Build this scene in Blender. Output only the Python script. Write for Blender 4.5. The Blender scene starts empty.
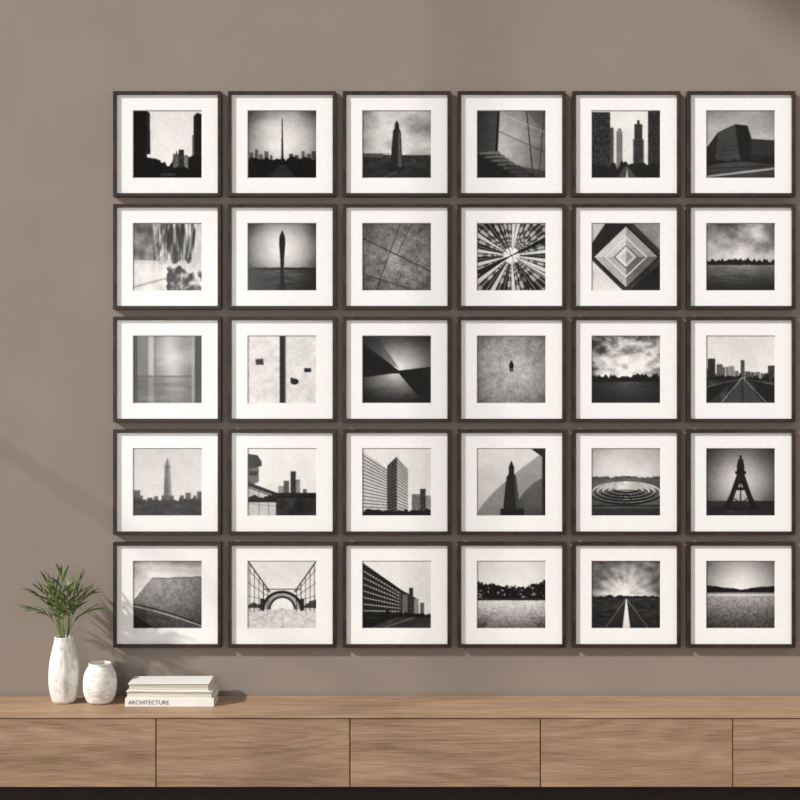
import bpy, math, random
import numpy as np
from mathutils import Vector, Matrix

scene = bpy.context.scene
scene.view_settings.view_transform = 'Standard'
scene.view_settings.look = 'None'
D = 5.3            # camera distance from the picture wall (m)
PX = 0.004         # metres per reference pixel at the wall
CAMZ = 1.54
TOPZ = 0.36        # sideboard top height
random.seed(4)

# ---------------------------------------------------------------- helpers
def s2l(c):
    return tuple(((v/255)/12.92 if v/255 <= 0.04045 else ((v/255+0.055)/1.055)**2.4) for v in c)

def new_mat(name, col, rough=0.6, spec=0.5, coat=0.0, coat_rough=0.1):
    m = bpy.data.materials.new(name); m.use_nodes = True
    b = m.node_tree.nodes['Principled BSDF']
    b.inputs['Base Color'].default_value = (*s2l(col), 1)
    b.inputs['Roughness'].default_value = rough
    b.inputs['Specular IOR Level'].default_value = spec
    b.inputs['Coat Weight'].default_value = coat
    b.inputs['Coat Roughness'].default_value = coat_rough
    return m, m.node_tree, b

def add_noise_color(nt, b, c1, c2, scale, vec=(1,1,1), detail=6, lo=0.35, hi=0.65):
    tc = nt.nodes.new('ShaderNodeTexCoord'); mp = nt.nodes.new('ShaderNodeMapping')
    mp.inputs['Scale'].default_value = vec
    nz = nt.nodes.new('ShaderNodeTexNoise'); nz.inputs['Scale'].default_value = scale
    nz.inputs['Detail'].default_value = detail
    cr = nt.nodes.new('ShaderNodeValToRGB')
    cr.color_ramp.elements[0].position = lo; cr.color_ramp.elements[1].position = hi
    cr.color_ramp.elements[0].color = (*s2l(c1), 1); cr.color_ramp.elements[1].color = (*s2l(c2), 1)
    nt.links.new(tc.outputs['Object'], mp.inputs['Vector']); nt.links.new(mp.outputs[0], nz.inputs['Vector'])
    nt.links.new(nz.outputs['Fac'], cr.inputs['Fac']); nt.links.new(cr.outputs['Color'], b.inputs['Base Color'])
    return nz, mp

def add_bump(nt, b, fac_out, strength, dist):
    bp = nt.nodes.new('ShaderNodeBump'); bp.inputs['Strength'].default_value = strength
    bp.inputs['Distance'].default_value = dist
    nt.links.new(fac_out, bp.inputs['Height']); nt.links.new(bp.outputs['Normal'], b.inputs['Normal'])

def mesh_obj(name, verts, faces, mats, parent=None, smooth=False):
    me = bpy.data.meshes.new(name); me.from_pydata(verts, [], faces); me.update()
    for m in (mats if isinstance(mats, list) else [mats]): me.materials.append(m)
    if smooth: me.polygons.foreach_set('use_smooth', [True]*len(me.polygons))
    o = bpy.data.objects.new(name, me); scene.collection.objects.link(o)
    if parent: o.parent = parent
    return o

def box(name, x0, x1, y0, y1, z0, z1, mat, parent=None, bevel=0.0, seg=2):
    v = [(x,y,z) for x in (x0,x1) for y in (y0,y1) for z in (z0,z1)]
    f = [(0,1,3,2),(4,6,7,5),(0,4,5,1),(2,3,7,6),(0,2,6,4),(1,5,7,3)]
    o = mesh_obj(name, v, f, mat, parent)
    if bevel:
        bv = o.modifiers.new('bevel','BEVEL'); bv.width = bevel; bv.segments = seg
    return o

def multi_box(name, boxes, mat, parent=None, bevel=0.0):
    V=[];F=[]
    for (x0,x1,y0,y1,z0,z1) in boxes:
        n=len(V)
        V+= [(x,y,z) for x in (x0,x1) for y in (y0,y1) for z in (z0,z1)]
        F+= [tuple(n+i for i in f) for f in [(0,1,3,2),(4,6,7,5),(0,4,5,1),(2,3,7,6),(0,2,6,4),(1,5,7,3)]]
    o = mesh_obj(name, V, F, mat, parent)
    if bevel:
        bv = o.modifiers.new('bevel','BEVEL'); bv.width = bevel; bv.segments = 2
    return o

def empty(name, loc=(0,0,0)):
    e = bpy.data.objects.new(name, None); e.empty_display_size = 0.1; e.location = loc
    scene.collection.objects.link(e); return e

def wx(px, d): return (px-400)*PX*(D-d)/D
def wz(py, d): return CAMZ + (400-py)*PX*(D-d)/D

# ---------------------------------------------------------------- materials
m_wall, nt, b = new_mat('taupe_plaster', (140,129,120), 0.85, 0.25)
nz,_ = add_noise_color(nt, b, (138,127,118), (142,131,122), 3.0, detail=8)
n2 = nt.nodes.new('ShaderNodeTexNoise'); n2.inputs['Scale'].default_value = 140; n2.inputs['Detail'].default_value = 4
tc = nt.nodes.new('ShaderNodeTexCoord'); nt.links.new(tc.outputs['Object'], n2.inputs['Vector'])
add_bump(nt, b, n2.outputs['Fac'], 0.25, 0.002)
m_ceil, nt, b = new_mat('ceiling_paint', (200,194,186), 0.9); add_noise_color(nt,b,(198,192,184),(203,197,189),5)
m_floor, nt, b = new_mat('floor_boards', (105,86,70), 0.5); add_noise_color(nt,b,(88,70,55),(122,100,80),4,(1,12,1))
m_trim, nt, b = new_mat('window_paint', (60,54,48), 0.5); add_noise_color(nt,b,(56,50,45),(64,58,52),20)

def wood_mat(name, c1, c2):
    m, nt, b = new_mat(name, (165,132,104), 0.5, 0.3)
    N = nt.nodes.new; L = nt.links.new
    tc = N('ShaderNodeTexCoord'); oi = N('ShaderNodeObjectInfo')
    off = N('ShaderNodeVectorMath'); off.operation='SCALE'; off.inputs[0].default_value=(13.0,7.0,5.0)
    L(oi.outputs['Random'], off.inputs['Scale'])
    ad = N('ShaderNodeVectorMath'); ad.operation='ADD'; L(tc.outputs['Object'], ad.inputs[0]); L(off.outputs[0], ad.inputs[1])
    mp = N('ShaderNodeMapping'); mp.inputs['Scale'].default_value=(0.4,3.0,3.0); L(ad.outputs[0], mp.inputs['Vector'])
    n1 = N('ShaderNodeTexNoise'); n1.inputs['Scale'].default_value=1.5; n1.inputs['Detail'].default_value=1.5; n1.inputs['Distortion'].default_value=0.1
    L(mp.outputs[0], n1.inputs['Vector'])
    mul = N('ShaderNodeMath'); mul.operation='MULTIPLY'; mul.inputs[1].default_value=110; L(n1.outputs['Fac'], mul.inputs[0])
    sn = N('ShaderNodeMath'); sn.operation='SINE'; L(mul.outputs[0], sn.inputs[0])
    mp2 = N('ShaderNodeMapping'); mp2.inputs['Scale'].default_value=(5,170,170); L(ad.outputs[0], mp2.inputs['Vector'])
    n2 = N('ShaderNodeTexNoise'); n2.inputs['Scale'].default_value=2.0; n2.inputs['Detail'].default_value=6; L(mp2.outputs[0], n2.inputs['Vector'])
    mp3 = N('ShaderNodeMapping'); mp3.inputs['Scale'].default_value=(0.9,9,9); L(ad.outputs[0], mp3.inputs['Vector'])
    n3 = N('ShaderNodeTexNoise'); n3.inputs['Scale'].default_value=2.0; n3.inputs['Detail'].default_value=3; L(mp3.outputs[0], n3.inputs['Vector'])
    a = N('ShaderNodeMath'); a.operation='MULTIPLY_ADD'; a.inputs[1].default_value=0.06; L(sn.outputs[0], a.inputs[0]); L(n2.outputs['Fac'], a.inputs[2])
    c = N('ShaderNodeMath'); c.operation='MULTIPLY_ADD'; c.inputs[1].default_value=.75; L(n3.outputs['Fac'], c.inputs[0]); L(a.outputs[0], c.inputs[2])
    h = N('ShaderNodeMath'); h.operation='MULTIPLY'; h.inputs[1].default_value=0.57; L(c.outputs[0], h.inputs[0])
    cr = N('ShaderNodeValToRGB'); e = cr.color_ramp.elements
    e[0].position=0.32; e[0].color=(*s2l(c1),1); e[1].position=0.68; e[1].color=(*s2l(c2),1)
    L(h.outputs[0], cr.inputs['Fac']); L(cr.outputs['Color'], b.inputs['Base Color'])
    add_bump(nt, b, n2.outputs['Fac'], 0.12, 0.001)
    return m
m_wood = wood_mat('light_oak_top',(134,106,82),(186,155,127))
m_wood_shaded = wood_mat('light_oak_front_shaded',(120,95,74),(178,148,121))  # same oak as the top, darkened: the front's shade is in the colour
m_dark, nt, b = new_mat('shadow_gap_board', (38,30,24), 0.8); add_noise_color(nt,b,(34,27,22),(42,33,27),8)

m_frame, nt, b = new_mat('dark_walnut_frame', (52,37,28), 0.42, 0.35)
add_noise_color(nt,b,(34,22,15),(66,47,34),45,(.35,1,.35),5,.3,.7)
m_mat, nt, b = new_mat('mat_board', (240,240,239), 0.9, 0.1, 0.4, 0.16)
add_noise_color(nt,b,(238,238,238),(242,242,242),60)
m_bev, nt, b = new_mat('mat_bevel_core', (200,196,190), 0.9, 0.2); add_noise_color(nt,b,(196,192,186),(206,202,196),60)
m_print, nt, b = new_mat('silver_gelatin_print', (128,128,128), 0.8, 0.03, 0.4, 0.16)
at = nt.nodes.new('ShaderNodeAttribute'); at.attribute_name='tone'; nt.links.new(at.outputs['Color'], b.inputs['Base Color'])

# ---------------------------------------------------------------- picture painter
S = 256; N = 128
ax = (np.arange(S)+0.5)/S
X, Y = np.meshgrid(ax, ax)

def vnoise(fx, fy, seed):
    r = np.random.RandomState(seed)
    g = r.rand(int(fy)+3, int(fx)+3)
    u = X*fx; v = Y*fy
    i = u.astype(int); j = v.astype(int); u = u-i; v = v-j
    u = u*u*(3-2*u); v = v*v*(3-2*v)
    return (g[j,i]*(1-u)+g[j,i+1]*u)*(1-v)+(g[j+1,i]*(1-u)+g[j+1,i+1]*u)*v
def fbm(fx, fy, seed, octs=5):
    o=0;a=0.5;t=0
    for k in range(octs):
        o = o+a*vnoise(fx*2**k, fy*2**k, seed+k*17); t+=a; a*=0.55
    return o/t
def n1d(f, seed, octs=4):
    return fbm(f, 0.001, seed, octs)
def blur(a, n):
    for _ in range(n):
        p=np.pad(a,1,mode='edge'); a=(p[:-2,1:-1]+2*p[1:-1,1:-1]+p[2:,1:-1])/4
        p=np.pad(a,1,mode='edge'); a=(p[1:-1,:-2]+2*p[1:-1,1:-1]+p[1:-1,2:])/4
    return a

class C:
    def __init__(s, v=0.5): s.i = np.zeros((S,S))+v; s.soft=1
    def mask(s, m, v, a=1.0):
        s.i = np.where(m, s.i*(1-a)+v*a, s.i)
    def poly(s, pts, v, a=1.0):
        m = np.zeros((S,S),bool); n=len(pts)
        for k in range(n):
            x0,y0 = pts[k]; x1,y1 = pts[(k+1)%n]
            if y0==y1: continue
            c = ((y0>Y)!=(y1>Y)) & (X < (x1-x0)*(Y-y0)/(y1-y0)+x0)
            m ^= c
        s.mask(m, v, a); return m
    def rect(s,x0,y0,x1,y1,v,a=1.0): s.mask((X>=x0)&(X<x1)&(Y>=y0)&(Y<y1), v, a)
    def ell(s,cx,cy,rx,ry,v,a=1.0): s.mask(((X-cx)/rx)**2+((Y-cy)/ry)**2<1, v, a)
    def line(s,x0,y0,x1,y1,w,v,a=1.0):
        dx,dy=x1-x0,y1-y0; t=np.clip(((X-x0)*dx+(Y-y0)*dy)/(dx*dx+dy*dy),0,1)
        s.mask(np.hypot(X-x0-t*dx, Y-y0-t*dy)<w/2, v, a)
    def trees(s, base, amp, v, f=14, seed=1, bottom=1.0):
        q=fbm(30,30,seed+900,3)
        s.mask((Y > base-amp*n1d(f,seed)-.03*(q-.5)) & (Y<bottom), v+.2*np.clip(q-.5,0,1))
    def wins(s, x0,y0,x1,y1,nx,ny,v,a=0.6,fill=0.5,seed=0,prob=1.0):
        r=np.random.RandomState(seed)
        for i in range(nx):
            for j in range(ny):
                if r.rand()>prob: continue
                cw=(x1-x0)/nx; ch=(y1-y0)/ny
                s.rect(x0+cw*(i+.5-fill/2), y0+ch*(j+.5-fill/2), x0+cw*(i+.5+fill/2), y0+ch*(j+.5+fill/2), v, a*(.4+.6*r.rand()))
    def vig(s, k=0.35, p=2.0):
        r = np.hypot(X-.5,Y-.5)/0.707; s.i = s.i*(1-k*.9*r**p)
    def grain(s, k=0.05, seed=5):
        s.i = s.i + (vnoise(90,90,seed)-.5)*.5*k
def glow(cx,cy,r,lo,hi,p=1.0,ex=1.0):
    d = np.clip(np.hypot((X-cx)/ex,Y-cy)/r,0,1)
    return hi+(lo-hi)*d**p

def p11():
    c=C(0.88+.08*np.cos((X-.55)*3)-.10*(1-Y))
    c.rect(.0,.0,.2,1,.06); c.poly([(.19,.0),(.24,.03),(.25,.65),(.19,.65)],.14)
    c.poly([(.88,.08),(.93,.03),(1.0,.05),(1,1),(.88,1)],.1); c.rect(.86,.36,.89,.75,.35)
    c.wins(.01,.03,.2,.75,5,20,.3,.7,.4,3,.6); c.wins(.89,.1,1,.7,3,16,.33,.6,.4,3,.6)
    c.mask((X<.34+.06*n1d(1,8)+.1*(fbm(14,14,12)-.5))&(Y>.66+.1*fbm(10,10,15)),.06)
    c.trees(.86,.22,.05,12,11)
    c.rect(.58,.64,.66,.85,.35); c.rect(.66,.58,.74,.85,.18); c.rect(.74,.66,.8,.86,.45); c.rect(.62,.6,.64,.7,.3)
    c.wins(.58,.66,.8,.84,6,6,.7,.5,.5,4,.5)
    c.mask((X>.8)&(Y>.6+.14*fbm(10,10,16)-.1*(X-.8)),.07)
    c.trees(.93,.16,.03,20,13); c.rect(.4,.93,.62,.97,.4,.5); c.grain(); return c
def p12():
    c=C(glow(.5,.45,.75,.3,.95,1.4)); c.i=c.i+(fbm(3,5,21)-.5)*.25
    for a,b_,t in [(.02,.08,.62),(.1,.15,.58),(.16,.22,.65),(.24,.3,.6),(.32,.36,.66),(.6,.66,.64),(.68,.74,.66),(.78,.83,.6),(.86,.92,.64),(.93,1,.6)]:
        c.rect(a,t,b_,.8,.22+.2*((a*37)%1))
    c.wins(0,.62,1,.75,30,6,.75,.5,.5,3,.4)
    c.trees(.76,.09,.06,18,23); c.poly([(.3,1),(.7,1),(.54,.8),(.46,.8)],.2)
    c.poly([(.485,.76),(.495,.1),(.505,.1),(.52,.76)],.1); c.rect(.46,.72,.54,.78,.1); c.grain(); c.vig(.3); return c
def p13():
    c=C(.74+(fbm(2.5,4,31)-.5)*.65+.12*Y); c.mask(Y>.66,.2); c.i=np.where(Y>.66,.14+.7*(fbm(8,20,32)-.3)*(.9-Y*.6),c.i)
    c.rect(0,.64,.3,.69,.35); c.wins(0,.62,.4,.67,14,1,.2,.8,.6)
    c.poly([(.4,.88),(.445,.3),(.47,.26),(.47,.2),(.5,.14),(.53,.2),(.535,.27),(.56,.32),(.585,.88)],.13)
    c.poly([(.52,.3),(.545,.32),(.575,.88),(.52,.88)],.36); c.wins(.45,.34,.52,.85,2,14,.35,.5,.4,3,.7); c.rect(.36,.84,.62,.9,.1)
    c.line(.5,.9,.3,1,.02,.45,.6); c.grain(); c.vig(.3); return c
def p14():
    c=C(.2+.12*X); m=c.poly([(.3,0),(.72,0),(1,.35),(1,1),(.92,1),(.25,.62)],.5)
    c.i=np.where(m,.64-.4*(X-.5)+.15*(fbm(7,9,41)-.5),c.i)
    m=c.poly([(.72,0),(1,0),(1,.36)],.55); c.i=np.where(m,.45+.2*(fbm(6,6,42)-.5),c.i)
    c.poly([(.3,0),(.33,0),(.3,.62),(.25,.62)],.08); m=c.poly([(0,0),(.3,0),(.26,.6),(0,.8)],.3); c.i=np.where(m,.2+.35*X+.1*(fbm(5,9,43)-.5),c.i)
    c.line(.72,0,.82,1,.012,.1); c.line(.98,0,.9,1,.01,.15); c.line(.3,.3,1,.62,.008,.25); c.line(.35,.05,1,.32,.006,.8)
    for k in range(7):
        x=.02+.09*k; y=.62+.055*k
        c.poly([(x,y),(x+.3-.02*k,y-.02),(x+.33-.02*k,y+.03),(x+.03,y+.035)],.45-.02*k); c.poly([(x,y+.035),(x+.33,y+.03),(x+.33,y+.06),(x,y+.07)],.05)
    c.poly([(0,.66),(.62,1),(0,1)],.05); c.poly([(.4,.78),(1,.9),(1,1),(.5,1)],.2,.6); c.grain(); c.vig(.3); return c
def p15():
    c=C(.93-.1*Y+(fbm(3,3,51)-.5)*.15)
    c.rect(0,.02,.27,1,.14); c.wins(.0,.04,.27,.85,7,24,.6,.7,.5,5,.75); c.rect(.27,.25,.32,1,.3); c.wins(.27,.27,.32,.8,2,16,.6,.6,.5,5,.7)
    c.rect(.36,.3,.45,.9,.5);c.rect(.38,.26,.43,.3,.45); c.wins(.36,.32,.45,.85,3,14,.2,.6,.5,6)
    c.rect(.6,.42,.76,.9,.35); c.rect(.62,.2,.74,.9,.17); c.wins(.62,.22,.74,.85,5,20,.6,.7,.5,6,.8); c.rect(.66,.14,.7,.2,.2)
    c.rect(.82,.0,1,1,.14); c.wins(.82,.02,1,.85,5,24,.5,.7,.5,8,.75)
    c.trees(.9,.2,.07,16,52); c.poly([(.36,1),(.66,1),(.53,.82),(.49,.82)],.3); c.poly([(.5,1),(.53,1),(.515,.84)],.8); c.grain(); return c
def p16():
    c=C(.64+.18*Y+(fbm(3,4,61)-.5)*.25)
    c.poly([(0,.56),(.17,.32),(.42,.2),(.6,.22),(.66,.42),(1,.44),(1,.8),(0,.82)],.13)
    m=c.poly([(.17,.32),(.42,.2),(.5,.78),(.12,.78)],.22); c.i=np.where(m,.28+.15*(fbm(4,10,63)-.5),c.i); c.poly([(.42,.2),(.6,.22),(.64,.78),(.5,.78)],.08)
    for k in range(7): c.line(.14,.38+.06*k,.5,.28+.07*k,.006,.1,.7)
    c.rect(.66,.44,1,.66,.22); c.wins(.66,.46,1,.64,14,3,.1,.7,.5)
    c.trees(.8,.12,.06,14,62); c.mask(Y>.82-.06*np.sin(X*3),.3+.15*(fbm(5,20,64)-.5)); c.line(0,.98,1,.86,.03,.8,.8); c.line(.0,.86,1,.82,.012,.1); c.grain(); c.vig(.3); return c
def p21():
    n=fbm(10,4,71); c=C(.78+.4*(n-.5))
    r=fbm(22,4,73); c.i=np.where((X>.30)&(X<.92-.1*Y)&(Y<.58+.3*(n-.5)), np.clip(.42+2.0*(r-.5),.06,.9),c.i)
    for k in range(6): c.line(.36+.09*k,0,.38+.085*k,.55,.01,.12,.8)
    c.i=np.where((X<.30)&(Y<.55),.42+.5*(fbm(8,9,74)-.5),c.i)
    c.i=np.where((Y>.6)&(X<.5), .85+.3*(n-.5), c.i)
    q=fbm(12,9,75); m=(Y>.55+.25*fbm(6,1,76))&(X>.45+.1*q)
    c.i=np.where(m,np.clip(.4+2.2*(q-.5),.05,.9),c.i)
    c.line(.3,0,.34,.6,.03,.85,.6); c.line(.88,0,.8,.5,.025,.8,.6); c.line(.0,.95,.55,.8,.03,.35,.5); c.grain(.08); c.soft=2; return c
def p22():
    c=C(glow(.5,.38,.66,.15,.97,1.3)+(fbm(3,8,84)-.5)*.08); c.mask(Y>.66,.3); c.i=np.where(Y>.66,.08+.45*fbm(4,40,81)*glow(.5,.7,.5,.3,1.2),c.i)
    c.trees(.675,.03,.1,30,83,.69)
    c.poly([(.465,.95),(.478,.7),(.47,.5),(.455,.3),(.46,.2),(.5,.1),(.54,.2),(.545,.3),(.53,.5),(.522,.7),(.535,.95)],.03)
    c.rect(.44,.93,.56,1,.05); c.grain(); return c
def p23():
    c=C(.5+(fbm(12,12,91)-.5)*.3); c.i+= (vnoise(70,70,92)-.5)*.18
    c.line(0,.22,1,.72,.012,.15); c.line(.55,0,.2,1,.01,.2); c.line(.72,0,.5,.48,.008,.2); c.line(0,.75,.75,1,.01,.22); c.line(.35,.0,1,.33,.008,.8,.5)
    c.vig(.4); return c
def p24():
    dx=X-.5; dy=Y-.48; th=np.arctan2(dy,dx); r=np.hypot(dx,dy)
    K=46; kk=(th/(2*np.pi)*K+4*K+.5); rr=np.random.RandomState(7).rand(500); v=rr[kk.astype(int)%K]; f=kk%1
    c=C(.1+.78*(v>.5)); st=np.sin(1/(r+.05)*8+v*9)
    c.i=np.where((v>.25)&(v<.7),.25+.4*(st>0),c.i); c.i=np.where((f<.14),.04,c.i); c.i=np.where((f>.5)&(f<.62),.88,c.i)
    c.i=np.where(r<.12,.97-.4*(r/.12)*(v>.6),c.i); c.i=np.where((r<.06),1,c.i)
    for q,w in [((0,.12),.05),((0,.7),.06),((1,.2),.06),((1,.8),.05),((.3,0),.05),((.75,1),.06)]:
        c.poly([(q[0],q[1]),(q[0]+w*.9,q[1]+w*.9),(.505,.485),(.495,.475)],.04)
    c.i*=(1-.4*np.clip(r-.2,0,1)); return c
def p25():
    c=C(.16+.1*fbm(4,4,101)); c.poly([(0,0),(.5,.0),(0,.5)],.12); c.poly([(0,.0),(.2,0),(0,.3)],.7)
    c.poly([(0,1),(0,.55),(.45,1)],.86); c.poly([(1,1),(1,.6),(.55,1)],.08); c.poly([(1,0),(1,.4),(.6,0)],.5)
    d=np.abs(X-.5)/.5+np.abs(Y-.5)/.49
    q=np.where(X<.5,0,1)+np.where(Y<.5,0,2)
    base=np.array([.84,.64,.72,.46])[q]; st=(np.sin(d*90)>.3)
    v=np.where(st,base*.8,base); c.mask(d<.98,.04); c.i=np.where(d<.93,v,c.i)
    c.i=np.where(d<.36,.3,c.i); c.i=np.where(d<.32,np.where(X<.5,.86,.72),c.i); c.i=np.where(d<.2,np.where(X<.5,.75,.55),c.i); c.i=np.where(np.abs(d-.6)<.02,.92,c.i)
    c.i+=.2*(fbm(4,4,102)-.5); c.grain(.04); return c
def p26():
    c=C(.6+.25*Y+(fbm(4,6,111)-.5)*.9*(1-Y)); c.trees(.6,.1,.06,26,113,.64); c.mask(Y>=.62,.3)
    c.i=np.where(Y>=.62,.5-.36*(Y-.62)/.38+(fbm(6,40,114)-.5)*.2,c.i); c.wins(0,.6,1,.64,26,1,.8,.6,.4,3,.6); c.grain(); c.vig(.35); return c
def p31():
    c=C(.56-.2*np.abs(Y-.3)+(fbm(2,3,121)-.5)*.25)
    c.i=np.where((X>.30)&(X<.84),c.i+.2*np.exp(-((X-.52-.1*Y)/.14)**2),c.i)
    c.rect(.06,0,.22,1,.42,.8); c.rect(.22,0,.3,1,.8,.5); c.i=np.where(Y>.6,c.i*.6+.14+.2*(fbm(3,14,122)-.5),c.i); c.mask(np.abs(Y-.6)<.012,.32,.7)
    c.rect(.9,0,1,1,.16); c.rect(.85,0,.9,1,.62,.7); c.rect(.0,.0,.06,1,.2); c.rect(.3,0,.33,1,.38,.6); c.soft=4
    return c
def p32():
    c=C(.85+(fbm(12,12,131)-.5)*.25); c.rect(.465,0,.54,1,.05); c.rect(.54,0,.56,1,.55)
    c.poly([(.11,.35),(.22,.34),(.23,.43),(.12,.43)],.08); c.ell(.68,.68,.06,.045,.1); c.rect(.62,.62,.66,.68,.16); c.rect(.82,.48,.92,.54,.12)
    c.line(.56,.4,1,.2,.006,.5,.6); c.line(.0,.8,.46,.6,.006,.55,.6); c.grain(.06); return c
def p33():
    c=C(glow(.5,.5,.62,.12,1.0,.8,1.3)); c.mask(Y>.56,.5)
    c.i=np.where(Y>.54, glow(.5,.54,.5,.1,.85,.8,1.4)+(fbm(6,24,142)-.5)*.1,c.i)
    c.poly([(0,.1),(.56,.54),(0,.62)],.06); c.poly([(.5,.52),(1,.46),(1,1),(.9,1)],.06); c.poly([(0,0),(.2,0),(.55,.5),(0,.2)],.2,.5)
    c.trees(.54,.04,.06,20,141,.56); c.i+=.06*(fbm(9,9,143)-.5); c.grain(.04); return c
def p34():
    c=C(.66+(fbm(12,12,151)-.5)*.22); c.i+=(vnoise(60,60,152)-.5)*.14
    for a in range(0,12):
        t=a*math.pi/6+.2; c.line(.5+.12*math.cos(t),.5+.12*math.sin(t),.5+.7*math.cos(t),.5+.7*math.sin(t),.005,.4,.5)
    c.ell(.5,.5,.12,.16,.74,.3); c.poly([(.47,.48),(.47,.42),(.5,.36),(.53,.42),(.53,.48)],.05); c.rect(.475,.47,.495,.53,.1); c.rect(.505,.47,.525,.53,.1); c.vig(.5); return c
def p35():
    c=C(glow(.5,.5,.75,.35,1.0,1.2)+(fbm(6,9,161)-.5)*1.4*(Y<.6)); c.trees(.66,.13,.04,20,163); c.mask(Y>.68,.12)
    c.i=np.where(Y>.68,glow(.5,.72,.5,.06,.35,.8,1.6)+(fbm(6,30,164)-.5)*.12,c.i); c.grain(); c.vig(.3); return c
def p36():
    c=C(.84+.1*Y+(fbm(3,5,172)-.5)*.1); r=np.random.RandomState(9); x=.0
    while x<1:
        w=.03+.05*r.rand(); t=.56-.14*r.rand()*(1 if x<.35 or x>.7 else .3); c.rect(x,t,x+w,.66,.2+.3*r.rand()); x+=w+.01*r.rand()
    c.rect(.02,.34,.13,.6,.14); c.rect(.15,.42,.24,.6,.35); c.rect(.5,.36,.56,.6,.3); c.rect(.9,.44,1,.6,.2); c.wins(.0,.38,1,.6,34,9,.75,.5,.5,3,.45)
    c.trees(.68,.14,.05,14,173); c.mask(Y>.66,.18); c.i=np.where(Y>.66,.14+.35*(fbm(8,14,174)-.4),c.i)
    c.poly([(.28,1),(.82,1),(.55,.62),(.5,.62)],.28); c.line(.52,.62,.2,1.02,.016,.62,.8); c.line(.53,.62,.9,1.02,.016,.58,.8); c.line(.525,.64,.53,1.02,.012,.05)
    c.poly([(0,.78),(.38,.66),(.2,.85),(0,1)],.06,.8); c.poly([(.65,.66),(1,.74),(1,.95)],.06,.7); c.line(.0,.76,.5,.64,.01,.65,.6); c.line(.55,.64,1,.72,.01,.6,.5); c.grain(); return c
def p41():
    c=C(.76+.12*Y+(fbm(2,3,181)-.5)*.08); c.poly([(.44,.74),(.458,.26),(.5,.13),(.542,.26),(.56,.74)],.42)
    c.poly([(.5,.13),(.542,.26),(.56,.74),(.515,.74),(.51,.26)],.56); c.rect(.45,.26,.55,.275,.34); c.rect(.41,.7,.59,.8,.38)
    c.wins(.46,.3,.54,.66,2,7,.3,.6,.3)
    for a,b_,t in [(0,.1,.62),(.1,.14,.7),(.2,.28,.73),(.3,.36,.71),(.68,.74,.7),(.76,.84,.66),(.88,.92,.7),(.93,1,.64)]: c.rect(a,t,b_,.82,.38)
    c.trees(.82,.12,.24,20,183); c.i=np.where(Y>.84,.24+.3*(fbm(6,12,184)-.3),c.i); c.grain(.04); c.soft=2; return c
def p42():
    c=C(.93-.06*Y); c.poly([(0,.08),(.14,.1),(.2,.2),(.2,.26),(.0,.32)],.12); c.poly([(0,.3),(.16,.28),(.16,.5),(0,.56)],.4); c.rect(.02,.34,.14,.4,.12)
    c.rect(.52,.48,.6,.72,.35); c.rect(.62,.34,.7,.75,.2); c.rect(.7,.46,.76,.75,.5); c.rect(.44,.56,.52,.75,.55); c.rect(.8,.6,.86,.75,.4)
    c.wins(.44,.5,.76,.7,12,8,.75,.5,.5,3,.6)
    c.poly([(0,.5),(.42,.66),(1,.66),(1,.78),(.4,.78),(0,.66)],.12); m=c.poly([(0,.56),(.4,.7),(.42,1),(0,1)],.72); c.i=np.where(m,.72+.15*(fbm(8,8,192)-.5),c.i); c.line(0,.58,.4,.72,.012,.12)
    c.line(.16,.62,.16,1,.006,.35);c.line(.3,.68,.3,1,.006,.35);c.line(0,.82,.42,.86,.006,.35)
    c.trees(.76,.1,.05,12,193,.8); c.i=np.where((X>.41)&(Y>.74),.03+.3*fbm(8,8,191)*(X>.4),c.i); c.grain(.04); return c
def p43():
    c=C(.92-.1*X)
    c.poly([(0,.0),(.1,.06),(.36,.3),(.36,1),(0,1)],.8); c.poly([(.36,.26),(.5,.12),(.5,1),(.36,1)],.2); c.poly([(.5,.12),(.66,.3),(.66,1),(.5,1)],.68)
    for k in range(18):
        y=.1+k*.055; c.line(0,y,.36,.33+(y-.1)*.72,.014,.24); c.line(.5,.16+k*.05,.66,.33+k*.042,.012,.26)
        c.line(.36,.3+k*.045,.5,.17+k*.05,.007,.5)
    for k in range(12): c.line(.02+.03*k,0.03+.02*k,.02+.03*k,1,.007,.6); 
    for k in range(4): c.line(.53+.035*k,.18,.53+.035*k,1,.006,.8)
    c.mask((Y< .04+.72*X)&(X<.36),.89); c.mask((X>.5)&(X<.66)&(Y<.12+(X-.5)*1.1),.86)
    c.rect(.72,.68,.84,1,.4); c.rect(.84,.6,.92,1,.2); c.rect(.92,.7,1,1,.5); c.wins(.7,.66,1,.92,12,9,.8,.6,.5,4,.6)
    c.trees(.96,.08,.05,16,201); c.grain(.04); return c
def p44():
    c=C(.84-.15*Y)
    c.i=np.where(Y> .98-.95*X**.75, .6-.12*Y, c.i)
    c.i=np.where((X-1.25)**2+(Y-1.1)**2<.72**2, .3+.15*(1-Y)+.08*(fbm(5,5,212)-.5), c.i)
    c.poly([(.78,0),(1,0),(1,.16)],.15); c.rect(.95,.0,1,1,.14)
    c.poly([(.37,1),(.43,.42),(.46,.38),(.46,.28),(.5,.18),(.54,.28),(.54,.38),(.57,.42),(.64,1)],.1)
    c.poly([(.54,.4),(.57,.42),(.64,1),(.57,1)],.28); c.wins(.43,.45,.56,.95,3,14,.4,.6,.4); c.rect(.34,.9,.68,1,.06); c.grain(.04); return c
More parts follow.
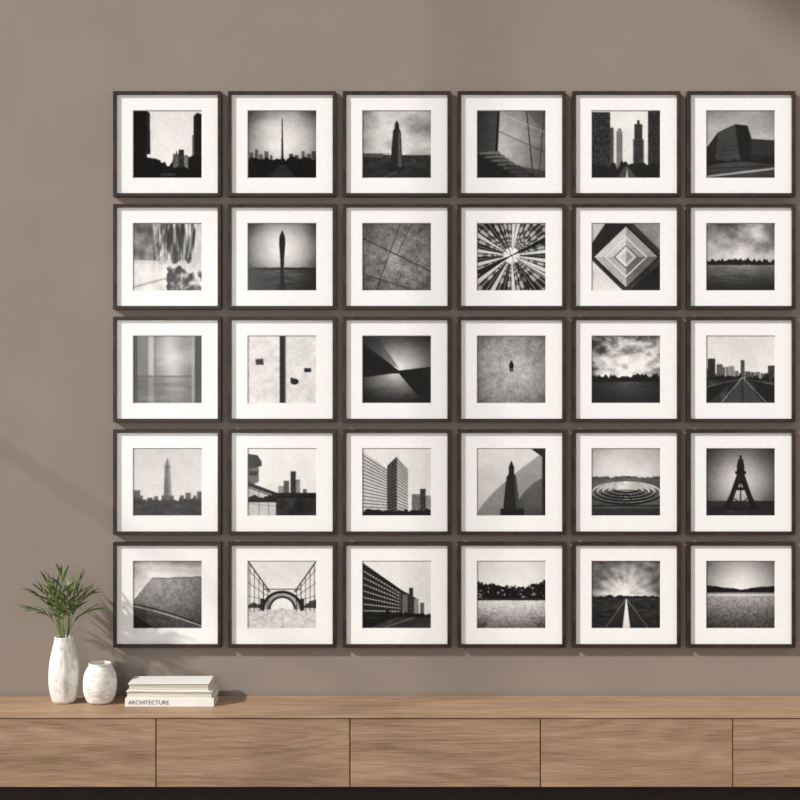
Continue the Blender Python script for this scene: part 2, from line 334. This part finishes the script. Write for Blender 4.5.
def p45():
    c=C(.8+.15*Y+(fbm(3,4,221)-.5)*.15); c.trees(.45,.05,.3,14,223); c.mask(Y>.45,.42)
    c.i=np.where(Y>.44,.38+.25*(fbm(8,22,224)-.5),c.i)
    for k,(rx,ry) in enumerate([(.52,.17),(.44,.135),(.36,.105),(.27,.075),(.18,.04)]):
        c.ell(.5,.67-.01*k,rx,ry,.05); c.ell(.5,.65-.01*k,rx-.01,ry-.01,.55+.5*fbm(6,6,226)); c.ell(.5,.662-.01*k,rx-.03,ry-.028,.4)
    c.i=np.where(Y>.84,.1+.2*fbm(4,20,225),c.i); c.line(0,.88,1,.88,.012,.5); c.grain(); c.vig(.3); return c
def p46():
    c=C(glow(.5,.5,.7,.25,.82,1.2)+(fbm(3,3,231)-.5)*.1); c.mask(Y>.78,.16)
    c.i=np.where(Y>.78,.06+.2*fbm(6,20,232),c.i)
    c.poly([(.45,.22),(.55,.22),(.56,.4),(.66,.7),(.76,.9),(.66,.9),(.56,.62),(.5,.5),(.44,.62),(.34,.9),(.24,.9),(.34,.7),(.44,.4)],.04)
    c.rect(.46,.16,.54,.24,.05); c.rect(.485,.1,.515,.2,.06); c.rect(.42,.34,.58,.38,.04); c.rect(.38,.58,.62,.62,.05)
    c.line(.36,.72,.64,.9,.012,.06); c.line(.64,.72,.36,.9,.012,.06); c.line(.5,.4,.5,.85,.012,.06); c.rect(.2,.87,.8,.91,.04); c.wins(.45,.4,.55,.58,2,5,.4,.6,.4); c.grain(); c.vig(.3); return c
def p51():
    c=C(.88+(fbm(3,8,241)-.5)*.5-.35*np.clip(.1-Y,0,1)*6)
    edge=np.where(X<.28,.6-1.25*X,.25-.03*(X-.28)+.02*n1d(12,244))
    tex=.58-.3*(Y-.3)-.08*(X-.5)+.2*(fbm(40,26,242,3)-.5)+.025*np.sin((Y*1.0+X*.25)*150)
    c.i=np.where(Y>edge,tex,c.i); c.mask(np.abs(Y-edge)<.008,.3,.7)
    low=.66+.22*X+.08*X*X
    c.i=np.where(Y>low,.34+.25*(fbm(30,30,243,3)-.5),c.i); c.mask(np.abs(Y-low-.01)<.01,.75,.8); c.mask(np.abs(Y-low+.02)<.01,.12,.8)
    c.poly([(0,.8),(.3,1),(0,1)],.12); c.grain(.05); c.vig(.25); return c
def p52():
    c=C(.9+.08*(Y-.5)+.06*(fbm(3,3,255)-.5)); c.mask(Y>.68,.74); c.i=np.where(Y>.68,.8+(fbm(20,36,251)-.5)*.3,c.i)
    c.trees(.68,.14,.26,14,252,.7); c.wins(.02,.5,.98,.68,30,5,.7,.5,.5,8,.35)
    d=np.hypot((X-.5)/.3,(Y-.72)/.28); c.mask((d<1)&(Y<.72),.14); c.mask((d<.86)&(Y<.72),.6); d2=np.hypot((X-.5)/.2,(Y-.72)/.2); c.mask((d2<1)&(Y<.72),.2); c.mask((d2<.84)&(Y<.72),.93)
    c.rect(.18,.56,.24,.74,.2); c.rect(.76,.56,.82,.74,.2)
    for k in (1,3,5):
        c.line(0,.02+.1*k,.3,.44+.03*k,.007,.2); c.line(1,.02+.1*k,.7,.44+.03*k,.007,.2)
    for k in range(5):
        x=.03+.065*k; c.line(x,.06+.09*k,x,.75,.009,.14); c.line(1-x,.06+.09*k,1-x,.75,.009,.14)
    c.line(.24,.42,.76,.42,.012,.16); c.line(0,.0,.32,.46,.016,.1); c.line(1,0,.68,.46,.016,.1)
    for xe in (-.2,.2,.5,.8,1.2): c.line(.5,.7,xe,1,.008,.5,.6)
    c.grain(.05); return c
def p53():
    c=C(.93-.1*X); c.poly([(0,.02),(.12,.12),(.55,.42),(.78,.55),(.78,.82),(0,.88)],.15)
    for k in range(7):
        c.line(0,.14+.1*k,.55,.48+.045*k,.018,.7); 
    for k in range(14): c.line(.02+.04*k,.1+.025*k,.02+.04*k,.85,.012,.16)
    c.mask((Y<.05+.72*X)&(X<.56),.9); c.line(0,.04,.56,.44,.025,.08)
    c.rect(.58,.5,.66,.84,.4); c.rect(.68,.4,.74,.84,.2); c.rect(.75,.56,.82,.84,.5); c.rect(.84,.62,.9,.84,.35); c.wins(.58,.46,.9,.8,12,12,.75,.4,.5,3,.6)
    c.trees(.82,.1,.08,16,261,.86); c.mask(Y>.84,.14+.2*fbm(6,20,264)); c.poly([(0,.86),(.5,.83),(.1,1),(0,1)],.06,.8); c.line(.3,1,.75,.84,.014,.45); c.grain(.05); return c
def p54():
    c=C(.93); q=fbm(30,30,273,4); top=.38+.16*(n1d(7,271)-.5)-.5*np.clip(np.abs(X-.5)-.3,0,1)
    m=(Y>top+.1*(q-.5))&(Y<.58); c.i=np.where(m,.06+1.2*np.clip(q-.54,0,1),c.i); c.mask(m&(q>.7),.7)
    for x in (.08,.2,.33,.46,.62,.74,.9): c.line(x,.42,x+.01,.58,.008,.05)
    c.mask(Y>.56,.6); c.i=np.where(Y>.57,.82-.5*np.clip((Y-.62)/.38,0,1)**1.2+(fbm(40,60,274,3)-.5)*.4,c.i)
    c.mask((Y>.55)&(Y<.585),.18); c.poly([(.4,.6),(.6,.6),(.9,1),(.1,1)],.75,.3); c.grain(.05); c.vig(.2); return c
def p55():
    c=C(glow(.5,.5,.7,.4,1.05,.8)+(fbm(5,8,281)-.5)*.6*(Y<.5)); 
    th=np.arctan2(Y-.5,X-.5); c.i=np.where(Y<.52,c.i+.04*np.sin(th*18),c.i)
    c.trees(.56,.07,.08,18,283); c.i=np.where(Y>.55,.1+.28*np.abs(fbm(10,30,284)-.1),c.i)
    c.poly([(.2,1),(.8,1),(.515,.56),(.495,.56)],.2); c.poly([(.45,1),(.56,1),(.508,.56),(.5,.56)],.95); c.line(.505,.56,.18,1.02,.01,.55); c.line(.505,.56,.84,1.02,.01,.55)
    c.grain(.04); c.vig(.3); return c
def p56():
    c=C(glow(.5,.42,.7,.5,.97,1.1)); h=np.abs(X-.52)
    c.mask((Y>.44-.12*h-.03*n1d(10,291))&(Y<.47),.08); c.i=np.where(Y>=.47,.66-.34*(Y-.47)/.53+(fbm(50,60,292,3)-.5)*.35,c.i)
    c.i=np.where((Y>=.47)&(Y<.52),.8,c.i); c.line(0,.48,1,.48,.008,.2); c.vig(.35); return c

painters = [[p11,p12,p13,p14,p15,p16],[p21,p22,p23,p24,p25,p26],[p31,p32,p33,p34,p35,p36],
            [p41,p42,p43,p44,p45,p46],[p51,p52,p53,p54,p55,p56]]

def develop(c, seed):
    a=c.i
    wxn=fbm(18,18,seed+1,3)-.5; wyn=fbm(18,18,seed+2,3)-.5
    xi=np.clip(((X+wxn*.006)*S).astype(int),0,S-1); yi=np.clip(((Y+wyn*.006)*S).astype(int),0,S-1)
    a=a[yi,xi]; a=blur(a,c.soft+1)
    bloom=blur(a,30); a=a*.88+bloom*.12
    a=a+.08*(fbm(5,5,seed+3)-.5)*(.4+a)+.05*(fbm(34,34,seed+4,3)-.5)
    return a
def grainy(g, seed):
    r=np.random.RandomState(seed).randn(*g.shape); return g+r*.02*(.4+g)

# ---------------------------------------------------------------- framed photographs
FD = 0.030
def framed(cxpx, cypx, img, seed):
    s = PX*(D-FD)/D
    cx = (cxpx-400)*s; cz = CAMZ+(400-cypx)*s
    hw, hh = 54*s, 52.7*s
    pw, ph = 34.8*s, 34.1*s
    bar = 0.0135
    prof = [(hw,hh,-0.0005),(hw,hh,-(FD-.001)),(hw-.001,hh-.001,-FD),(hw-bar+.001,hh-bar+.001,-FD),(hw-bar,hh-bar,-FD+.001),
            (hw-bar,hh-bar,-.020),(pw,ph,-.020),(pw-.0028,ph-.0028,-.0165)]
    pm = [0,0,0,0,0,1,2]
    V=[];F=[];M=[]
    for (w,h,y) in prof: V += [(-w,y,-h),(w,y,-h),(w,y,h),(-w,y,h)]
    for k in range(len(prof)-1):
        for q in range(4):
            a=k*4+q; b_=k*4+(q+1)%4; F.append((a,b_,b_+4,a+4)); M.append(pm[k])
    F.append((3,2,1,0)); M.append(0)
    base=len(V); w=pw-.0028; h=ph-.0028
    gx=np.linspace(-w,w,N); gz=np.linspace(h,-h,N)
    for j in range(N):
        for i in range(N): V.append((gx[i],-.0165,gz[j]))
    for j in range(N-1):
        for i in range(N-1):
            a=base+j*N+i; F.append((a,a+N,a+N+1,a+1)); M.append(3)
    o = mesh_obj('framed_photograph', V, F, [m_frame,m_mat,m_bev,m_print])
    me=o.data; me.polygons.foreach_set('material_index', M)
    g = img.reshape(N,2,N,2).mean(axis=(1,3)); g=np.clip(g,0,1)
    sg = 1/(1+np.exp(-(g-.5)*6.2)); s0=1/(1+math.exp(3.1)); sg=(sg-s0)/(1-2*s0)
    g = .45*g+.55*sg; g=grainy(g,seed); g = np.clip(.015+.93*g+.01,.03,.94)
    lin = np.where(g<=.04045,g/12.92,((g+.055)/1.055)**2.4)
    col=np.ones((len(V),4),dtype=np.float32); t=lin.ravel()
    col[base:,0]=t; col[base:,1]=t*.99; col[base:,2]=t*.97
    ca=me.color_attributes.new('tone','FLOAT_COLOR','POINT'); ca.data.foreach_set('color', col.ravel())
    o.location=(cx,0,cz)
    return o
for r in range(5):
    for c_ in range(6):
        framed(167+114.9*c_, 143.7+112.85*r, develop(painters[r][c_](), 500+r*60+c_*9), r*7+c_)

# ---------------------------------------------------------------- room shell
XL, XR, YR, ZC = -2.9, 4.2, -6.4, 6.8
box('wall_back', XL-.2, XR, 0, .2, 0, ZC, m_wall)
box('floor', XL-.2, XR, YR-.2, .2, -.15, 0, m_floor)
box('ceiling', XL-.2, XR, YR-.2, .2, ZC, ZC+.15, m_ceil)
wy0, wy1, wz0, wz1 = -4.4, -0.25, .25, 6.2
multi_box('wall_left', [(XL-.2,XL,wy1,0,0,ZC),(XL-.2,XL,YR,wy0,0,ZC),(XL-.2,XL,wy0,wy1,0,wz0),(XL-.2,XL,wy0,wy1,wz1,ZC)], m_wall)
bars=[(XL-.14,XL-.06,wy0,wy0+.05,wz0,wz1),(XL-.14,XL-.06,wy1-.05,wy1,wz0,wz1),(XL-.14,XL-.06,wy0+.05,wy1-.05,wz0,wz0+.05),(XL-.14,XL-.06,wy0+.05,wy1-.05,wz1-.05,wz1)]
for k in range(1,3):
    y=wy0+(wy1-wy0)*k/3; bars.append((XL-.115,XL-.085,y-.014,y+.014,wz0+.05,wz1-.05))
z=2.3; bars.append((XL-.105,XL-.095,wy0+.05,wy1-.05,z-.006,z+.006))  # unseen transom, added to cast a soft diagonal streak on the wall
multi_box('window_1', bars, m_trim)
# rear wall portion with a second window (its reflection shows in the picture glass)
rx0,rx1,rz0,rz1=-2.55,-1.2,.7,3.0
RW=-.4
multi_box('wall_rear', [(XL,rx0,YR-.2,YR,0,ZC),(rx1,RW,YR-.2,YR,0,ZC),(rx0,rx1,YR-.2,YR,0,rz0),(rx0,rx1,YR-.2,YR,rz1,ZC)], m_wall)
multi_box('window_2', [(rx0,rx0+.06,YR-.12,YR-.06,rz0,rz1),(rx1-.06,rx1,YR-.12,YR-.06,rz0,rz1),(rx0+.06,rx1-.06,YR-.12,YR-.06,rz0,rz0+.06),(rx0+.06,rx1-.06,YR-.12,YR-.06,rz1-.06,rz1),
   (-1.94,-1.82,YR-.12,YR-.06,rz0+.06,rz1-.06),(rx0+.06,rx1-.06,YR-.11,YR-.07,1.78,1.88)], m_trim)
multi_box('baseboard_left', [(XL,XL+.015,YR,-0.016,0,.09)], m_trim)
multi_box('baseboard_back', [(XL+.016,XR,-.015,0,0,.09)], m_trim)

# ---------------------------------------------------------------- sideboard
SB = empty('sideboard', (0,0,0))
SD=.352
seams=[wx(p,SD) for p in (-229,-36.5,156,350,540.5,733,925.5,1118)]
x0,x1=seams[0],seams[-1]
zb=wz(787,SD)
box('top_board', x0,x1,-SD,-.016,TOPZ-.009,TOPZ,m_wood,SB,.0012)
box('carcass', x0+.004,x1-.004,-SD+.022,-.018,zb+.002,TOPZ-.0095,m_dark,SB)
box('end_panel_1', x0,x0+.0035,-SD+.02,-.018,zb,TOPZ-.0095,m_wood_shaded,SB)
box('end_panel_2', x1-.0035,x1,-SD+.02,-.018,zb,TOPZ-.0095,m_wood_shaded,SB)
for k in range(len(seams)-1):
    box('drawer_front_%d'%(k+1), seams[k]+.0021,seams[k+1]-.0021,-SD,-SD+.02,zb,TOPZ-.013,m_wood_shaded,SB,.0012)
box('plinth', x0+.03,x1-.03,-SD+.06,-.05,0,zb+.002,m_dark,SB)

# ---------------------------------------------------------------- ceramics
def ceramic(name, stretch, c1=(196,191,184), c2=(236,234,229), scale=60, bump=.6):
    m, nt, b = new_mat(name, (230,226,220), .55, .4)
    nz,mp = add_noise_color(nt,b,c1,c2,scale,stretch,6,.32,.56)
    add_bump(nt,b,nz.outputs['Fac'],bump,.003)
    return m
m_tall=ceramic('ribbed_white_ceramic',(1,1,.4),bump=.7)
m_small=ceramic('hammered_white_ceramic',(.5,.5,1.3),scale=55,bump=.8)
def lathe(name, prof, mat, parent=None, seg=64, flute=0.0):
    V=[];F=[]
    for (r,z) in prof:
        for k in range(seg):
            a=2*math.pi*k/seg; rr=r*(1+flute*math.sin(a*18))
            V.append((rr*math.cos(a),rr*math.sin(a),z))
    for j in range(len(prof)-1):
        for k in range(seg):
            a=j*seg+k;b_=j*seg+(k+1)%seg;F.append((a,b_,b_+seg,a+seg))
    F.append(tuple(reversed(range(seg)))); n=(len(prof)-1)*seg; F.append(tuple(range(n,n+seg)))
    return mesh_obj(name,V,F,mat,parent,True)
def smooth_prof(pts,n=6):
    out=[]
    P=[pts[0]]+pts+[pts[-1]]
    for i in range(1,len(P)-2):
        for k in range(n):
            t=k/n; q=[]
            for d in (0,1):
                p0,p1,p2,p3=P[i-1][d],P[i][d],P[i+1][d],P[i+2][d]
                q.append(.5*((2*p1)+(-p0+p2)*t+(2*p0-5*p1+4*p2-p3)*t*t+(-p0+3*p1-3*p2+p3)*t**3))
            out.append(tuple(q))
    out.append(pts[-1]); return out
VD=.125
s=PX*(D-VD)/D
vx=wx(64,VD)
VH=65.5*s
PP=empty('potted_palm',(vx,-VD,TOPZ))
outer=smooth_prof([(9.6*s,0),(12.2*s,.05*VH),(14.6*s,.22*VH),(15.3*s,.4*VH),(14.3*s,.6*VH),(11.8*s,.8*VH),(9.8*s,.92*VH),(9.2*s,VH)])
inner=[(8.2*s,VH+.0005),(7.6*s,VH-.003),(8.4*s,.85*VH),(9*s,.8*VH),(.001,.79*VH)]
lathe('vase',outer+inner,m_tall,PP,72,.006)
m_soil,nt,b=new_mat('stem_green',(96,112,58),.6); add_noise_color(nt,b,(84,102,52),(122,134,78),40)
m_leaf,nt,b=new_mat('palm_leaf',(70,98,48),.45,.4); nz,mp=add_noise_color(nt,b,(46,74,34),(112,138,70),25,(1,1,1),3)
VV=[];FF=[];SV=[];SF=[]
def clampy(p):
    lim=VD-.035
    if p.y>lim: p.y=lim+ (p.y-lim)*.08
    return p
def leaflet(base, d, up, L, W, droop):
    d=d.normalized(); side=d.cross(up); 
    if side.length<1e-3: side=Vector((1,0,0))
    side.normalize(); nrm=side.cross(d).normalized()
    n=8
    st=len(VV); p=base.copy(); dd=d.copy()
    for k in range(n+1):
        t=k/n; w=W*(math.sin(math.pi*min(1,(t*.94+.06)))**.75)*(1-.35*t)
        if k==n: w=.0003
        fold=nrm*w*.35
        for q in (p-side*w/2+fold, p, p+side*w/2+fold): VV.append(tuple(clampy(q.copy())))
        dd=(dd+Vector((0,0,-droop/n))).normalized(); p=p+dd*(L/n)
    for k in range(n):
        a=st+k*3; FF.append((a,a+1,a+4,a+3)); FF.append((a+1,a+2,a+5,a+4))
def tube(pts, r0, r1, seg=6):
    st=len(SV)
    for k,p in enumerate(pts):
        t=(pts[min(k+1,len(pts)-1)]-pts[max(k-1,0)]).normalized()
        u=t.cross(Vector((.3,1,.1))).normalized(); v=t.cross(u); r=r0+(r1-r0)*k/(len(pts)-1)
        for q in range(seg):
            a=2*math.pi*q/seg; SV.append(tuple(clampy(p+u*r*math.cos(a)+v*r*math.sin(a))))
    for k in range(len(pts)-1):
        for q in range(seg):
            a=st+k*seg+q;b_=st+k*seg+(q+1)%seg;SF.append((a,b_,b_+seg,a+seg))
rnd=random.Random(11)
fr=[(0,-90,.235,5),(1,175,.22,20),(2,5,.225,18),(3,-165,.20,42),(4,-15,.195,42),(5,-110,.19,30),(6,-60,.195,32),(7,150,.18,14),(9,185,.165,64),(10,-5,.155,62),(12,40,.195,8),(13,-80,.17,50),(14,-140,.21,14),(15,-30,.18,26),(16,170,.19,34),(17,10,.185,32)]
for (i,az,L,tilt) in fr:
    a=math.radians(az+rnd.uniform(-8,8)); h=Vector((math.cos(a),math.sin(a),0)); 
    p=Vector((h.x*.012,h.y*.012,VH-.045)); pts=[p.copy()]
    n=14
    for k in range(n):
        t=(k+1)/n; ang=math.radians(min(tilt*(.25 if t<.35 else .25+.95*(t-.35)/.65),95))
        d=h*math.sin(ang)+Vector((0,0,math.cos(ang)))
        if k<3: d=Vector((h.x*.08,h.y*.08,1)).normalized()
        p=p+d*((L+.045)/n); pts.append(p.copy())
    tube(pts,.0024,.0009)
    for k in range(8,n+1,1):
        t=k/n; d0=(pts[min(k+1,n)]-pts[k-1]).normalized(); side=Vector((-h.y,h.x,0))
        up=side.cross(d0).normalized()*-1
        spread=1.15-.75*(t-.4)/.6
        for sg in (-1,1):
            if (k+(sg>0))%2: continue
            dr=(d0*1.0+side*sg*spread+Vector((rnd.uniform(-.2,.2),rnd.uniform(-.15,.15),rnd.uniform(-.05,.2))))
            leaflet(pts[k],dr,up,rnd.uniform(.062,.085)*(1.05-.25*abs(t-.75)),.0125,.4+rnd.uniform(-.1,.4))
    leaflet(pts[-1],pts[-1]-pts[-2],Vector((-h.y,h.x,0)).cross(pts[-1]-pts[-2]).normalized(),.055,.011,.2)
mesh_obj('leaves',VV,FF,m_leaf,PP,True)
mesh_obj('stems',SV,SF,m_soil,PP,True)

VD2=.13; s=PX*(D-VD2)/D; H2=39.5*s
o=lathe('ceramic_vase',smooth_prof([(10.2*s,0),(13.2*s,.06*H2),(16.2*s,.28*H2),(16.7*s,.5*H2),(15.6*s,.72*H2),(12.8*s,.88*H2),(11.2*s,.94*H2),(11.4*s,H2)])+[(10.2*s,H2+.001),(9.6*s,H2-.003),(11*s,.85*H2),(13.5*s,.7*H2),(12*s,.5*H2),(.001,.48*H2)],m_small)
o.location=(wx(100,VD2),-VD2,TOPZ)

# ---------------------------------------------------------------- books
BK=empty('book_stack',(wx(169.5,.2),-.125,TOPZ))
def cover(n,c):
    m,nt,b=new_mat(n,c,.5,.4); add_noise_color(nt,b,tuple(v-3 for v in c),tuple(v+2 for v in c),30); return m
m_c1=cover('white_book_cover',(230,229,226)); m_c2=cover('ivory_book_cover',(220,215,206)); m_c3=cover('bright_book_cover',(234,233,230))
m_page,nt,b=new_mat('book_pages',(214,207,195),.9); add_noise_color(nt,b,(172,165,154),(226,221,212),40,(.2,.2,14))
m_ink,nt,b=new_mat('spine_ink',(40,36,34),.6); add_noise_color(nt,b,(36,32,30),(46,42,40),40)
def book(name,w,d,z,h,rot,spine_front,cm,ox=0,oy=0,t=.0028):
    e=bpy.data.objects.new(name,None); scene.collection.objects.link(e); e.parent=BK; e.location=(ox,oy,z); e.rotation_euler=(0,0,math.radians(rot))
    bx=[(-w/2,w/2,-d/2,d/2,0,t),(-w/2,w/2,-d/2,d/2,h-t,h)]
    if spine_front: bx.append((-w/2,w/2,-d/2-.001,-d/2+t,0.0002,h-.0002))
    else: bx.append((-w/2,w/2,d/2-t,d/2+.001,.0002,h-.0002))
    multi_box(name+'_cover',bx,cm,e,.0007)
    i=.004
    multi_box(name+'_pages',[(-w/2+i,w/2-i,-d/2+(t if spine_front else i),d/2-(i if spine_front else t),t,h-t)],m_page,e)
    return e
e1=book('bottom_book',.342,.152,0,.031,0,True,m_c1)
e2=book('middle_book',.334,.144,.0312,.026,-.8,False,m_c2,-.001,.001)
e3=book('top_book',.312,.140,.0574,.030,1.2,False,m_c3,-.006,.001)
fc=bpy.data.curves.new('spine_title','FONT'); fc.body='ARCHITECTURE'; fc.size=.022; fc.extrude=.0002; fc.align_x='CENTER'; fc.align_y='CENTER'
ft=bpy.data.objects.new('spine_title',fc); scene.collection.objects.link(ft); ft.parent=e1; ft.location=(-.08,-.0774,.0153)
ft.rotation_euler=(math.radians(90),0,0)
fc.materials.append(m_ink)

# ---------------------------------------------------------------- light
w=bpy.data.worlds.new('world'); scene.world=w; w.use_nodes=True
bg=w.node_tree.nodes['Background']; bg.inputs['Color'].default_value=(1.0,.98,.955,1); bg.inputs['Strength'].default_value=.78
sl=bpy.data.lights.new('sun','SUN'); sl.energy=4.35; sl.angle=math.radians(2.4); sl.color=(1,.96,.91)
so=bpy.data.objects.new('sun',sl); scene.collection.objects.link(so)
so.rotation_euler=Vector((2.0,1.0,-1.35)).to_track_quat('-Z','Y').to_euler(); so.location=(-5,-3,5)
al=bpy.data.lights.new('window_daylight','AREA'); al.shape='RECTANGLE'; al.size=rx1-rx0; al.size_y=rz1-rz0; al.energy=95; al.color=(1,.99,.98)
ao=bpy.data.objects.new('window_daylight',al); scene.collection.objects.link(ao); ao.location=((rx0+rx1)/2,YR-.18,(rz0+rz1)/2); ao.rotation_euler=(math.radians(90),0,0)

# ---------------------------------------------------------------- camera
cam=bpy.data.cameras.new('camera'); co=bpy.data.objects.new('camera',cam); scene.collection.objects.link(co)
co.location=(0,-D,CAMZ); co.rotation_euler=(math.radians(90),0,0); cam.lens=36*(D/PX)/800; cam.sensor_width=36
scene.camera=co
